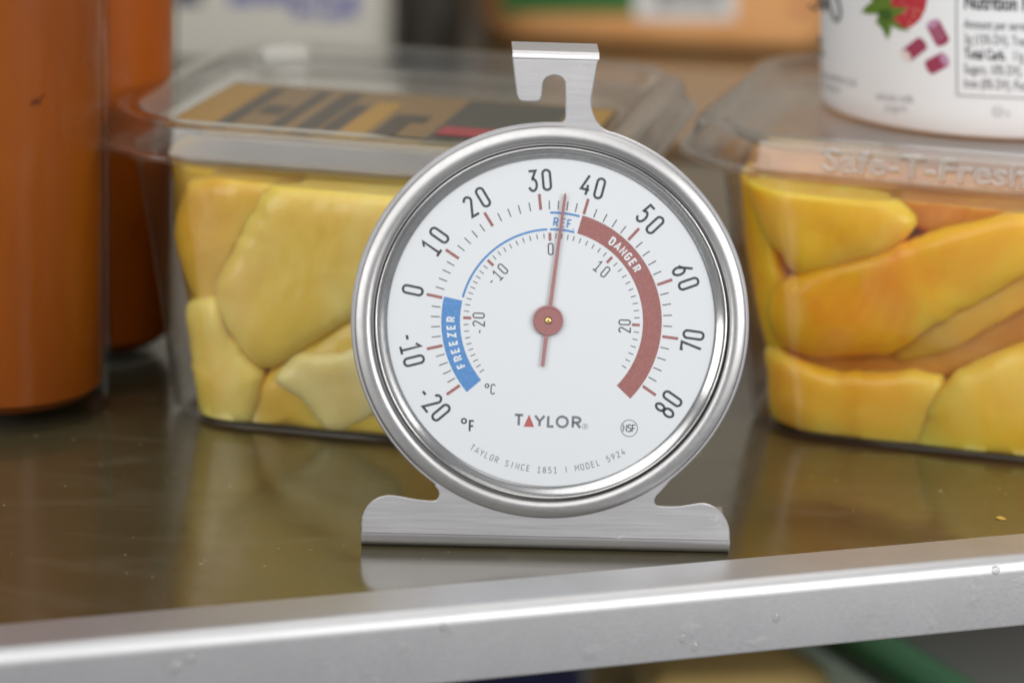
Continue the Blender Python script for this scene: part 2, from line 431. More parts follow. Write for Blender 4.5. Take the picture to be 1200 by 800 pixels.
# monoline glyphs: (width, [(points, closed)...]) in cap heights, centre lines
G = {
 '0': (.36, [(A_(.18, .82, .18, .18, 0, 180) + A_(.18, .18, .18, .18, 180, 360), True)]),
 '1': (.36, [([(.02, .80), (.20, 1), (.20, 0)], False), ([(.0, 0), (.38, 0)], False)]),
 'I1': (.2, [([(.02, .80), (.16, 1), (.16, 0)], False)]),
 '2': (.36, [(A_(.18, .81, .18, .19, 175, -25) + [(.0, 0), (.37, 0)], False)]),
 '3': (.36, [([(.02, 1), (.35, 1), (.17, .61)] + A_(.17, .305, .19, .305, 90, -160), False)]),
 '4': (.38, [([(.25, 1), (.0, .27), (.40, .27)], False), ([(.29, .52), (.29, 0)], False)]),
 '5': (.36, [([(.34, 1), (.05, 1), (.03, .56)] + A_(.17, .31, .19, .31, 125, -155), False)]),
 '6': (.36, [(A_(.18, .30, .18, .30, 155, 515, 20), True), ([(.28, 1), (.015, .40)], False)]),
 '7': (.36, [([(.0, .90), (.0, 1), (.36, 1), (.12, 0)], False)]),
 '8': (.36, [(A_(.18, .765, .15, .235, -90, 270, 18), True), (A_(.18, .265, .18, .265, 90, 450, 18), True)]),
 '9': (.36, [(A_(.18, .70, .18, .30, -25, 335, 20), True), ([(.08, 0), (.345, .60)], False)]),
 '-': (.22, [([(.0, .48), (.22, .48)], False)]),
 '|': (.1, [([(.05, 0), (.05, 1)], False)]),
 '.': (.1, [([(.0, .0), (.10, .0)], False)]),
 'A': (.46, [([(.0, 0), (.23, 1), (.46, 0)], False), ([(.09, .30), (.37, .30)], False)]),
 'C': (.36, [(A_(.18, .82, .18, .18, 10, 180) + A_(.18, .18, .18, .18, 180, 350), False)]),
 'D': (.38, [([(.0, 0), (.0, 1), (.18, 1)] + A_(.18, .8, .2, .2, 90, 0, 5) + A_(.18, .2, .2, .2, 0, -90, 5) + [(.0, 0)], False)]),
 'E': (.34, [([(.34, 1), (.0, 1), (.0, 0), (.34, 0)], False), ([(.0, .52), (.29, .52)], False)]),
 'F': (.34, [([(.34, 1), (.0, 1), (.0, 0)], False), ([(.0, .50), (.29, .50)], False)]),
 'G': (.38, [(A_(.19, .81, .19, .19, 20, 180) + A_(.19, .19, .19, .19, 180, 360) + [(.38, .48), (.20, .48)], False)]),
 'I': (.1, [([(.05, 0), (.05, 1)], False)]),
 'L': (.34, [([(.0, 1), (.0, 0), (.34, 0)], False)]),
 'M': (.50, [([(.0, 0), (.0, 1), (.25, .42), (.50, 1), (.50, 0)], False)]),
 'N': (.40, [([(.0, 0), (.0, 1), (.40, 0), (.40, 1)], False)]),
 'O': (.38, [(A_(.19, .81, .19, .19, 0, 180) + A_(.19, .19, .19, .19, 180, 360), True)]),
 'Or': (.86, [(A_(.43, .5, .45, .5, 0, 360, 32)[:-1], True)]),
 'R': (.38, [([(.0, 0), (.0, 1), (.20, 1)] + A_(.18, .74, .20, .26, 80, -90, 10) + [(.0, .48)], False), ([(.18, .48), (.39, 0)], False)]),
 'S': (.36, [(A_(.18, .765, .18, .235, 25, 250, 12) + A_(.18, .255, .19, .255, 70, -155, 12), False)]),
 'T': (.42, [([(.0, 1), (.42, 1)], False), ([(.21, 1), (.21, 0)], False)]),
 'Y': (.44, [([(.0, 1), (.22, .45), (.44, 1)], False), ([(.22, .45), (.22, 0)], False)]),
 'Z': (.38, [([(.0, 1), (.38, 1), (.0, 0), (.38, 0)], False)]),
}
def glyph(ik, ch, cx, cy_, rot, cap, wd, sx=1.0):
    """one character centred on pixel (cx, cy_), turned rot degrees clockwise"""
    wid, strokes = G[ch]; c, s = math.cos(R(rot)), math.sin(R(rot)); h = cap - wd
    for pts, closed in strokes:
        q = []
        for x, y in pts:
            lx, ly = (x - wid / 2) * cap * sx, -(y - 0.5) * h
            q.append((cx + lx * c - ly * s, cy_ + lx * s + ly * c))
        ik.ribbon(q, wd, closed)
PC = (646.3, 376.4)                                                   # centre of the printed scales
FDEG = {-20: -124.9, -10: -102.5, 0: -77.8, 10: -55.9, 20: -31.7, 30: -5.5, 40: 16.8, 50: 43.4, 60: 71.0, 70: 97.8, 80: 125.3}
def fang(f):
    k = max(-30, min(70, math.floor(f / 10) * 10))
    if k < -20: return FDEG[-20] + (f + 20) * 2.3
    return FDEG[k] + (FDEG[k + 10] - FDEG[k]) * (f - k) / 10
def pol(r, a): return (PC[0] + r * math.sin(R(a)), PC[1] - r * math.cos(R(a)))
ik = Ink(); ik2 = Ink()
for f in range(-20, 81, 2):
    a = fang(f)
    if f % 10 == 0: ik2.ribbon([pol(131, a), pol(149.7, a)], 3.4)
    else: ik.ribbon([pol(131, a), pol(141.4, a)], 1.15)
for c in range(-29, 27):
    a = fang(c * 1.8 + 32)
    if a < -130 or a > 134: continue
    if c % 10 == 0: ik2.ribbon([pol(94.2, a), pol(103.6, a)], 3.3)
    else: ik.ribbon([pol(97.2, a), pol(103.2, a)], 1.0)
ik.done("minor_scale", BLACK); ik2.done("major_scale", RED)
ik = Ink(); ik.band(PC, 107.2, 129.2, -129.8, -77.0); ik.done("freezer_band", BLUE)
ik = Ink(); ik.band(PC, 107.2, 129.2, 16.3, 134.5); ik.done("danger_band", RED)
ik = Ink(); ik.band(PC, 106.4, 108.9, -74.9, -2.6); ik.band(PC, 106.4, 108.9, -0.9, 14.4); ik.band(PC, 125.9, 128.5, -0.7, 15.0)
for ch, x, y in (('R', 651.4, 260.2), ('E', 660.0, 261.2), ('F', 667.2, 262.4), ('.', 672.4, 263.8)): glyph(ik, ch, x, y, 7, 11.0, 1.75, 1.02)
ik.done("refrigerator_zone", BLUE)
ik = Ink(0.00006)
for i, ch in enumerate("FREEZER"):
    a = -116.0 + 4.53 * i; glyph(ik, ch, *pol(118, a), a, 10.6, 2.1, 1.05)
ik.done("freezer_word", WHITE)
ik = Ink(0.00006)
for i, ch in enumerate("DANGER"):
    a = 37.3 + 4.2 * i; glyph(ik, ch, *pol(117.6, a), a, 10.6, 2.1, 1.05)
ik.done("danger_word", WHITE)
NUM_F = {"-20": [(497.5, 460), (507, 472), (516.8, 483.2), 50], "-10": [(477.6, 395), (481.4, 407.6), (485.2, 422.5), 76], "0": [(483.7, 340), -78],
         "10": [(505, 290), (514.8, 275.6), -55], "20": [(551.5, 242), (566, 231.2), -31], "30": [(624.3, 212.2), (640.7, 210.9), -5], "40": [(686.8, 216.6), (702.7, 220.9), 15],
         "50": [(756, 250.6), (767.6, 263.8), 47], "60": [(800, 316.2), (807, 332.4), 71], "70": [(810, 406), (812.8, 392.4), -82], "80": [(778.8, 480.3), (788, 467), -55]}
NUM_C = {"-20": [(562, 388.4), (561, 379), (561, 369.6), -88], "-10": [(575.8, 329.6), (583, 322.3), (589.2, 315), -46], "0": [(645.3, 291.8), -1],
         "10": [(701, 311.7), (709.4, 318.6), 40], "20": [(732, 386.4), (732, 377.6), -88]}
for table, cap, wd in ((NUM_F, 26.2, 2.9), (NUM_C, 14.6, 1.45)):
    for txt, spec in table.items():
        ik = Ink(); rot = spec[-1]
        for ch, p in zip(txt, spec[:-1]): glyph(ik, ch, p[0], p[1], rot, cap, wd, 0.92 if cap > 20 else 1.02)
        ik.done("scale_number", BLACK)
ik = Ink()
ik.ribbon(A_(543.7, 493, 2.7, 2.7, 0, 360, 16)[:-1], 1.9, True); glyph(ik, 'F', 552.8, 499, 2, 14.4, 2.2, 0.95)
ik.ribbon(A_(570.7, 451.8, 2.1, 2.1, 0, 360, 16)[:-1], 1.3, True); glyph(ik, 'C', 577.6, 455.8, 4, 12.4, 1.3, 0.95)
ik.done("unit_mark", BLACK)
ik = Ink()
for ch, x, y, sx in (('T', 608, 492.0, 1.55), ('Y', 632.4, 492.9, 1.65), ('L', 645.6, 493.4, 1.25), ('Or', 658.9, 494.0, 0.93), ('R', 675.6, 494.8, 1.5)):
    glyph(ik, ch, x, y, 2.3, 15.0, 2.9, sx)
ik.done("maker_name", GREY)
ik = Ink(); ik.poly([(613.6, 499.6), (625.8, 500.1), (620.2, 485.4)]); ik.done("maker_name_triangle", LOGO_RED)
ik = Ink(); ik.ribbon(A_(685.7, 499.3, 3.1, 3.1, 0, 360, 18)[:-1], 0.55, True); glyph(ik, 'R', 685.8, 499.3, 2, 3.8, 0.6, 1.0); ik.done("registered_mark", LGREY)
ik = Ink(); ik.ribbon(A_(737.3, 501.5, 9.7, 9.7, 0, 360, 40)[:-1], 0.75, True)
for ch, x, y in (('N', 732.3, 501.3), ('S', 737.6, 501.5), ('F', 742.6, 501.7)): glyph(ik, ch, x, y, 2, 9.2, 1.2, 1.1)
ik.done("certification_mark", BLACK)
ik = Ink(); txt = "TAYLOR SINCE 1851 | MODEL 5924"
for i, ch in enumerate(txt):
    if ch == ' ': continue
    a = 180 + 32.1 - 60.8 * i / (len(txt) - 1); glyph(ik, ch, *pol(174.2, a), a - 180, 7.7, 0.95, 1.1)
ik.done("model_line", LGREY)

# ---- needle
NW = DW + 0.0005
nd_c, tip, tail = (642.4, 375.5), (662.6, 226.2), (635.8, 429.2)
bm = bmesh.new()
def needle_bar(a, b, wa, wb, point):
    pa, pb = Vector(px(*a, NW)), Vector(px(*b, NW)); dv = (pb - pa).normalized(); nv = Vector((-dv.y, dv.x))
    st = [(0.0, wa), (1.0, wb)]
    rows = []
    Ls = (pb - pa).length
    stations = [(0, wa), (0.97 if point else 1.0, wb)] + ([(1.0, wb * 0.3)] if point else [])
    for t_, ww in stations:
        c = pa + dv * (Ls * t_); h = mm(ww) / 2
        prof_ = [(-h, 0), (-h, 0.00010), (-h * .55, 0.00018), (0, 0.00026), (h * .55, 0.00018), (h, 0.00010), (h, 0)]
        rows.append([bm.verts.new(PL(*(c + nv * o), NW + z)) for o, z in prof_])
    for A, B in zip(rows, rows[1:]): bridge(bm, A, B)
    bm.faces.new(rows[0]); bm.faces.new(rows[-1])
hub_top = (nd_c[0] + 15.5 * math.sin(R(7.7)), nd_c[1] - 15.5 * math.cos(R(7.7)))
hub_bot = (nd_c[0] - 15.5 * math.sin(R(7.3)), nd_c[1] + 15.5 * math.cos(R(7.3)))
needle_bar(hub_top, tip, 4.6, 3.2, True); needle_bar(hub_bot, tail, 4.8, 4.0, False)
cu = px(*nd_c, NW)
lathe(bm, [(mm(17.6), -0.0001), (mm(17.6), 0.00012), (mm(16.8), 0.00030), (mm(15.6), 0.00034), (mm(14.6), 0.00022), (mm(4.6), 0.00022), (mm(4.2), 0.00005)], 56,
      f=lambda x, y, z: PL(cu[0] + x, cu[1] + y, NW + z))
needle = obj("needle", bm, NEEDLE, th, 35)
bm = bmesh.new()
lathe(bm, [(mm(3.5), -0.0005), (mm(3.5), 0.00028), (mm(2.7), 0.00040), (mm(1.5), 0.00045), (mm(1.2), 0.00036), (0.00002, 0.00036)], 28,
      f=lambda x, y, z: PL(cu[0] + x, cu[1] + y, NW + z))
obj("pin", bm, BRASS, needle, 35)

# ------------------------------------------------------------------ clear containers
def gtext(body, size, bold=0.0, sx=1.0, align='LEFT', extrude=0.0, bevel=0.0):
    c = bpy.data.curves.new("txt", 'FONT'); c.body = body; c.size = size; c.offset = bold; c.align_x = align; c.resolution_u = 3; c.extrude = extrude; c.bevel_depth = bevel; c.bevel_resolution = 2
    o = bpy.data.objects.new("txt", c); C.objects.link(o)
    bpy.context.view_layer.update()
    me = bpy.data.meshes.new_from_object(o.evaluated_get(bpy.context.evaluated_depsgraph_get()))
    bpy.data.objects.remove(o); bpy.data.curves.remove(c)
    for v in me.vertices: v.co.x *= sx
    return me
def container(label, loc, rz, hb=0.0405, ht=0.0505, hz=0.0575, lid_h=0.0078, flange=0.061):
    t = thing("fruit_container", label, "container", loc, rz, "clear hinged fruit containers on the shelf")
    bm = bmesh.new(); T_ = 0.0006
    db, dt = .0592, .0590                                             # the front and back walls stand steeper than the sides
    outer = [(hb - .003, db - .003, .016, 0.0), (hb - .001, db - .001, .018, .0008), (hb + .0003, db, .019, .0020), (hb + (ht - hb) * .5, db + (dt - db) * .5, .021, hz * .5), (ht, dt, .022, hz - .0035), (ht + .0010, dt + .0004, .023, hz - .0025),
             (ht + .0012, dt + .0006, .0235, hz - .0005), (flange - .0006, None, .0265, hz - .0003), (flange, None, .027, hz)]
    r1 = loft(bm, outer, cap0=True)
    inner = [(flange - .0008, flange - .0008, .0262, hz + .0005), (ht + .0003, dt + .0001, .0225, hz + .0004), (ht - T_, dt - T_, .0214, hz - .0035), (hb - T_, db - T_, .0184, .0022), (hb - .003 - T_, db - .003 - T_, .0154, T_)]
    r2 = [loop_verts(bm, rrect(h, d_, r, z)) for h, d_, r, z in inner]
    bridge(bm, r1[-1], r2[0])
    for A, B in zip(r2, r2[1:]): bridge(bm, A, B)
    bm.faces.new(r2[-1])
    obj("tub", bm, CLEAR, t, 50)
    z0 = hz + .0012; z1 = hz + lid_h
    bm = bmesh.new()
    lv = [(flange, None, .027, z0 - .0004), (flange, None, .027, z0 + .0002), (flange - .0018, None, .0252, z0 + .0003), (flange - .0024, None, .0247, z0 + .0012), (flange - .0034, None, .0240, z1 - .0012), (flange - .0042, None, .0233, z1 - .0002), (flange - .0058, None, .0220, z1),
          (flange - .0085, None, .0200, z1), (flange - .0098, None, .0190, z1 - .0008), (flange - .0112, None, .018, z1 - .0034), (flange - .0128, None, .017, z1 - .0042), (flange - .020, None, .012, z1 - .0042)]
    ra = loft(bm, lv, cap1=True)
    rb = [loop_verts(bm, [(x * .99, y * .99, z - .0005) for x, y, z in rrect(h, h, r, z)]) for h, d_, r, z in lv]
    for A, B in zip(rb, rb[1:]): bridge(bm, A, B)
    bm.faces.new(rb[-1]); bridge(bm, ra[0], rb[0])
    lid = obj("lid", bm, LIDP, t, 50)
    return t, lid, z1
LC = thing  # readability below
SL, SR = R(-11.0), R(-14.5)
left, left_lid, ZL = container("clear lidded container of pale yellow fruit with a dark striped label on top", (-0.033, 0.1186, 0.0004), SL)
right, right_lid, ZR = container("clear lidded container of orange mango with the white yogurt cup on top", (0.0957, 0.1230, 0.0004), SR)

HB, HT, HZ = 0.0592, 0.0590, 0.0575
from mathutils import noise
def wall_pt(x, y, cont, rz):
    """(x, z) in the container's own axes of the front wall's point measured at pixel (x, y)"""
    Mi = (Matrix.Translation(cont.location) @ Matrix.Rotation(rz, 4, 'Z')).inverted()
    o = Mi @ CAM; r = Mi.to_3x3() @ ray(x, y); k = (HT - HB) / HZ
    t = (-HB - k * o.z - o.y) / (r.y + k * r.z)
    p = o + r * t; return p.x, p.z
def fruit(name, label, cont, rz, outline, inset, depth, m, seed, power=5.0, group=None, amp=0.0009):
    """a cut piece pressed against the wall: outline measured on the wall, depth to the back, soft edges, fibrous lumps"""
    pts = [Vector(wall_pt(x, y, cont, rz)) for x, y in outline]
    zmin = 0.0010
    for p in pts:
        if p.y < 0.007: p.y -= 0.007                                  # pieces on the floor are squashed flat against it
        p.y = min(p.y, 0.0545)
    c = sum(pts, Vector((0, 0))) / len(pts)
    NA, NP = 80, 24
    def rad(th_):
        d = Vector((math.cos(th_), math.sin(th_))); best = 0.0
        n = len(pts)
        for i in range(n):
            a, b = pts[i] - c, pts[(i + 1) % n] - c; e = b - a
            den = d.x * e.y - d.y * e.x
            if abs(den) < 1e-12: continue
            t = (a.x * e.y - a.y * e.x) / den; q = (a.x * d.y - a.y * d.x) / den
            if t > 0 and -1e-6 <= q <= 1 + 1e-6: best = max(best, t)
        return best
    rr = [rad(2 * math.pi * k / NA) for k in range(NA)]
    for _ in range(1): rr = [(rr[i - 1] + 2 * rr[i] + rr[(i + 1) % NA]) / 4 for i in range(NA)]
    bm = bmesh.new(); rings = []
    k = (HT - HB) / HZ
    fine = [.015, .04, .075, .115]
    for ph in fine + [math.pi * j / NP for j in range(1, NP)] + [math.pi - q for q in fine[::-1]]:
        s_, t_ = math.sin(ph), math.cos(ph)
        f = (abs(s_) ** power + abs(t_) ** power) ** (-1 / power); s_ *= f; t_ *= f
        row = []
        for i in range(NA):
            a = 2 * math.pi * i / NA; r = rr[i] * s_ * (1.03 + inset * 22) * (1 + .055 * noise.noise(Vector((math.cos(a) * 1.7, math.sin(a) * 1.7, seed * 3))) + .03 * noise.noise(Vector((math.cos(a) * 6, math.sin(a) * 6, seed))))
            x, z = c.x + r * math.cos(a), c.y + r * math.sin(a)
            yf = -(HB + k * z) + 0.0011 + inset
            hwz = 0.0405 + (0.0505 - 0.0405) * max(z, 0) / HZ - 0.0007; rz_ = 0.018 + 0.003 * max(z, 0) / HZ
            x = max(-hwz, min(hwz, x)); over = abs(x) - (hwz - rz_)         # follow the container's rounded corner
            if over > 0: yf += rz_ - math.sqrt(max(rz_ * rz_ - over * over, 0.0))
            q = Vector((x, 0, z))
            l1 = noise.noise(q * 95 + Vector((seed, seed * 2.3, 0))); l2 = noise.noise(q * 260 + Vector((0, seed, seed * 1.7))); l3 = abs(noise.noise(Vector((x * 120 + z * 420, seed, z * 90))))
            dy = amp * (1 + l1) + amp * .22 * (1 + l2) + amp * .12 * l3
            y = yf + dy + depth * (1 - t_) / 2
            edge = max(0.0, s_ - .80) / .2
            w_ = 0.0007 * edge * noise.noise(Vector((math.cos(a) * 4, math.sin(a) * 4, seed + t_)))
            row.append(bm.verts.new((x + w_ * math.cos(a), y, max(min(z + w_ * math.sin(a), .0528), .0024 if y > -.0455 and abs(x) < .037 else .0010))))
        rings.append(row)
    for A, B in zip(rings, rings[1:]): bridge(bm, A, B)
    for ring_ in (rings[0], rings[-1]):
        v = bm.verts.new(sum((q.co for q in ring_), Vector()) / NA)
        for i in range(NA): bm.faces.new((ring_[i], ring_[(i + 1) % NA], v))
    o = obj(name, bm, m, None, 180)
    o.matrix_world = Matrix.Translation(cont.location) @ Matrix.Rotation(rz, 4, 'Z')
    return tag(o, label, "fruit", group)
PALE = fruit_mat("pale_yellow_fruit", [(0.25, (0.70, 0.43, 0.045)), (0.5, (0.82, 0.58, 0.105)), (0.75, (0.88, 0.69, 0.23))], 0.5, 55)
PALER = fruit_mat("pale_cut_fruit", [(0.25, (0.70, 0.46, 0.09)), (0.5, (0.82, 0.60, 0.19)), (0.75, (0.88, 0.72, 0.36))], 0.5, 55)
PALE_D = fruit_mat("deep_yellow_fruit", [(0.25, (0.60, 0.31, 0.015)), (0.5, (0.72, 0.43, 0.036)), (0.75, (0.80, 0.55, 0.10))], 0.5, 55)
MANGO_L = fruit_mat("light_orange_mango", [(0.25, (0.74, 0.25, 0.008)), (0.5, (0.88, 0.36, 0.02)), (0.75, (0.93, 0.47, 0.06))], 0.75, 60)
MANGO_P = fruit_mat("pale_mango", [(0.25, (0.80, 0.33, 0.010)), (0.5, (0.90, 0.47, 0.03)), (0.75, (0.95, 0.60, 0.10))], 0.75, 60)
MANGO = fruit_mat("orange_mango", [(0.22, (0.86, 0.23, 0.001)), (0.5, (0.97, 0.42, 0.003)), (0.75, (0.98, 0.58, 0.02))], 0.75, 60)
MANGO_Y = fruit_mat("yellow_mango", [(0.25, (0.78, 0.36, 0.010)), (0.5, (0.90, 0.52, 0.025)), (0.75, (0.95, 0.64, 0.12))], 0.75, 60)
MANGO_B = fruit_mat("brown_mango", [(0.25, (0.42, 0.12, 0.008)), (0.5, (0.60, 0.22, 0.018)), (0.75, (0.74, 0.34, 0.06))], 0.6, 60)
FL = [
 ("broad pale yellow fruit slab facing out of the dark-labelled container", [(330, 200), (400, 190), (500, 192), (540, 290), (470, 338), (410, 376), (350, 414), (302, 446), (268, 405), (243, 352), (262, 300), (300, 240)], .0010, .016, PALE),
 ("tall yellow fruit wedge at the container corner nearest the orange bottles", [(275, 194), (345, 190), (330, 205), (300, 245), (264, 302), (246, 352), (226, 384), (200, 335), (184, 290), (205, 235)], .0046, .014, PALE_D),
 ("small yellow fruit wedge low in the corner just above the white pad", [(200, 372), (242, 358), (258, 400), (298, 448), (288, 480), (270, 504), (226, 504), (208, 430)], .0014, .013, PALE),
 ("yellow fruit piece lying along the container floor below the broad slab", [(286, 470), (304, 448), (352, 414), (412, 376), (520, 320), (540, 430), (520, 530), (430, 522), (330, 512), (268, 502)], .0022, .016, PALE_D),
 ("whitish fruit piece between the broad slab and the container floor", [(312, 452), (345, 424), (420, 416), (470, 432), (460, 478), (385, 480), (345, 470)], .0011, .006, PALER),
 ("yellow fruit chunk hidden behind the thermometer ring", [(470, 340), (540, 240), (640, 200), (720, 240), (720, 420), (640, 540), (520, 530), (480, 430)], .0050, .020, PALE),
 ("deep yellow fruit mass filling the container behind the broad slab", [(190, 205), (300, 196), (500, 196), (760, 215), (740, 400), (700, 530), (440, 520), (262, 502), (205, 420), (184, 320)], .0100, .050, PALE_D),
]
for i, (lb, *a) in enumerate(FL): fruit("fruit_chunk", lb, left, SL, *a, i + 10.3, group="pale fruit pieces in the dark-labelled container")
FRR = [
 ("pale yellow mango cheek at the top corner nearest the thermometer", [(862, 192), (940, 186), (1031, 214), (1066, 266), (1040, 303), (975, 324), (926, 332), (884, 284), (866, 240)], .0026, .016, MANGO_Y),
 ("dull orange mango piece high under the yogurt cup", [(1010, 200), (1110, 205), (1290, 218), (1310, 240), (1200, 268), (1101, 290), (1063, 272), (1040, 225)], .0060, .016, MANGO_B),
 ("long bright orange mango slice running across the middle", [(922, 334), (975, 318), (1038, 301), (1101, 277), (1200, 254), (1310, 236), (1310, 290), (1200, 326), (1150, 358), (1080, 394), (1045, 422), (947, 426), (900, 408), (900, 356)], .0010, .016, MANGO),
 ("light orange mango strip slanting under the bright slice", [(1050, 412), (1080, 392), (1150, 356), (1200, 324), (1310, 280), (1310, 330), (1200, 368), (1115, 416), (1050, 434)], .0036, .012, MANGO_L),
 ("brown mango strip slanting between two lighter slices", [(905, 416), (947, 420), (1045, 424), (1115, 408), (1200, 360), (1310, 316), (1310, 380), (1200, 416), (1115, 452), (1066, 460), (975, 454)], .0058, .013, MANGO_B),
 ("pale mango chunk in the low corner above the white pad", [(890, 423), (975, 448), (1066, 446), (1100, 452), (1076, 515), (1059, 524), (1003, 533), (945, 524), (904, 500)], .0012, .015, MANGO_P),
 ("bright yellow mango piece along the container floor", [(1085, 480), (1118, 446), (1200, 414), (1310, 376), (1310, 560), (1200, 548), (1110, 540), (1055, 528)], .0008, .016, MANGO_Y),
 ("orange mango lump at the side wall nearest the thermometer", [(846, 215), (872, 235), (892, 285), (912, 350), (912, 420), (890, 445), (868, 380), (850, 300)], .0050, .030, MANGO),
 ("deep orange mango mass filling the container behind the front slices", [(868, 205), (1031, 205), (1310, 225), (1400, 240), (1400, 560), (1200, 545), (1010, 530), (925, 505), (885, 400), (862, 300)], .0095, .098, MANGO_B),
]
for i, (lb, *a) in enumerate(FRR): fruit("mango_slice", lb, right, SR, *a, i + 40.7, group="mango pieces under the yogurt cup")
PAD = mat("absorbent_pad", (0.80, 0.79, 0.74), 0.8)
for t_, rz, lb in ((left, SL, "white absorbent pad under the pale yellow fruit"), (right, SR, "white absorbent pad under the orange mango")):
    bm = bmesh.new(); loft(bm, [(.036, .044, .006, .0010), (.036, .044, .006, .0022)], cap0=True, cap1=True)
    o = obj("absorbent_pad", bm, PAD, None, 40); o.matrix_world = Matrix.Translation(t_.location) @ Matrix.Rotation(rz, 4, 'Z'); tag(o, lb, "pad")

# ---- label of the pale fruit container: dark with tan bars, a red strip
def flat(bm, pts, z):
    bm.faces.new([bm.verts.new((x, y, z)) for x, y in pts])
LABEL = mat("label_dark", (0.045, 0.036, 0.025), 0.4); LTAN = mat("label_tan", (0.17, 0.105, 0.040), 0.4); LYEL = mat("label_yellow", (0.30, 0.165, 0.02), 0.4)
LRED = mat("label_red", (0.26, 0.028, 0.034), 0.4); LGRN = mat("label_dark_green", (0.045, 0.045, 0.034), 0.4)
zt = ZL - .0042 + .00025
bm = bmesh.new(); box(bm, -.044, .046, -.044, .012, zt, zt + .0003); lab = obj("label", bm, LTAN, left_lid)
zq = zt + .00035
bm = bmesh.new()
for x0, x1 in ((-.0335, -.0305), (-.0225, -.0195), (-.0165, -.0120)): flat(bm, [(x0, -.042), (x1, -.042), (x1, .008), (x0, .008)], zq)
for x0, x1, y0, y1 in ((-.029, -.0235, -.022, -.012), (-.011, -.0075, -.040, -.005), (.0005, .0055, -.041, -.0205), (.0005, .0085, -.020, -.012)): flat(bm, [(x0, y0), (x1, y0), (x1, y1), (x0, y1)], zq)
obj("label_bars", bm, LABEL, lab)
for x0, x1, y1 in ((-.044, -.0345, .010), (-.0065, -.001, .0), (.038, .0455, .010)):
    bm = bmesh.new(); flat(bm, [(x0, -.042), (x1, -.042), (x1, y1), (x0, y1)], zq); obj("label_stripe", bm, LYEL, lab)
bm = bmesh.new(); flat(bm, [(.0125, -.0425), (.036, -.0425), (.036, .010), (.0125, .010)], zq); obj("label_panel", bm, LGRN, lab)
bm = bmesh.new(); flat(bm, [(.0135, -.032), (.034, -.032), (.034, -.0225), (.0135, -.0225)], zq + .0002); obj("label_strip", bm, LRED, lab)
# embossed words on the mango lid's front band, white haze painting their glints
me = gtext("Safe-T-Fresh", 0.0066, -0.00012, 1.28, 'LEFT', 0.0002, 0.00034)
for v in me.vertices:
    x, y, z = v.co
    v.co = (-.026 + x, -(0.05885 - y * .20) - z, 0.0597 + y)
ob = link("embossed_lettering", me, clear_plastic("embossed_plastic", (.985, .985, .98), 1.9, 0.08, 0.22), right_lid)

# ------------------------------------------------------------------ yogurt cup on the mango container
CUPM = mat("cup_white", (0.745, 0.775, 0.80), 0.35)
ZC = ZR - .0042 + 0.0003
cc = on_z(1150, 128, ZC); cc = Vector((cc.x, cc.y, ZC))
RB_C = (on_z(965, 128, ZC) - cc).length * 0.985
SLOPE = 0.075
cup = thing("yogurt_cup", "white yogurt cup printed with a strawberry, standing on the mango container's lid", "cup", cc)
prof = [(0.0001, .0012), (RB_C - .004, .0012), (RB_C - .003, 0.0), (RB_C - .0018, 0.0), (RB_C - .0007, .0006), (RB_C - .0002, .0020), (RB_C, .006), (RB_C + SLOPE * .050, .056), (RB_C + SLOPE * .089, .095)]
bm = bmesh.new(); lathe(bm, prof, 128); obj("cup_body", bm, CUPM, cup, 40)
rt = RB_C + SLOPE * .089
bm = bmesh.new(); lathe(bm, [(rt, .094), (rt + .0025, .0945), (rt + .003, .096), (rt + .0025, .0995), (rt + .001, .1005), (rt - .002, .099), (.0001, .099)], 128); obj("cup_lid", bm, mat("cup_lid_white", (.78, .78, .77), .3), cup, 40)
def on_cup(x, y, lift=.00008):
    """point of the cup's wall, in the cup's own axes, at a place measured in the photograph"""
    o = CAM - cc; r = ray(x, y)
    k = SLOPE; r0 = RB_C - SLOPE * .006 + lift
    a = r.x ** 2 + r.y ** 2 - (k * r.z) ** 2
    b = o.x * r.x + o.y * r.y - k * r.z * (r0 + k * o.z)
    c = o.x ** 2 + o.y ** 2 - (r0 + k * o.z) ** 2
    dd = b * b - a * c
    tt = (-b - math.sqrt(max(dd, 0))) / a
    return o + r * tt
def cup_mesh(bm):
    """flat print in the photograph's pixels -> fine mesh on the cup's wall"""
    bmesh.ops.triangulate(bm, faces=bm.faces)
    for _ in range(5):
        es = [e for e in bm.edges if e.calc_length() > 6]
        if not es: break
        bmesh.ops.subdivide_edges(bm, edges=es, cuts=1)
        bmesh.ops.triangulate(bm, faces=[f for f in bm.faces if len(f.verts) > 3])
def cup_print(name, polys, m, lift=.00008):
    bm = bmesh.new()
    for poly in polys: bm.faces.new([bm.verts.new((x, y, 0)) for x, y in poly])
    cup_mesh(bm)
    for v in bm.verts: v.co = on_cup(v.co.x, v.co.y, lift)
    return obj(name, bm, m, cup)
def cup_text(name, lines, m):
    bm = bmesh.new()
    for body, x, y, size, sx, slope, bold in lines:
        me = gtext(body, size, bold, sx)
        for v in me.vertices: v.co = (x + v.co.x, y - v.co.y + slope * v.co.x, 0)
        bm.from_mesh(me); bpy.data.meshes.remove(me)
    cup_mesh(bm)
    for v in bm.verts: v.co = on_cup(v.co.x, v.co.y)
    return obj(name, bm, m, cup)
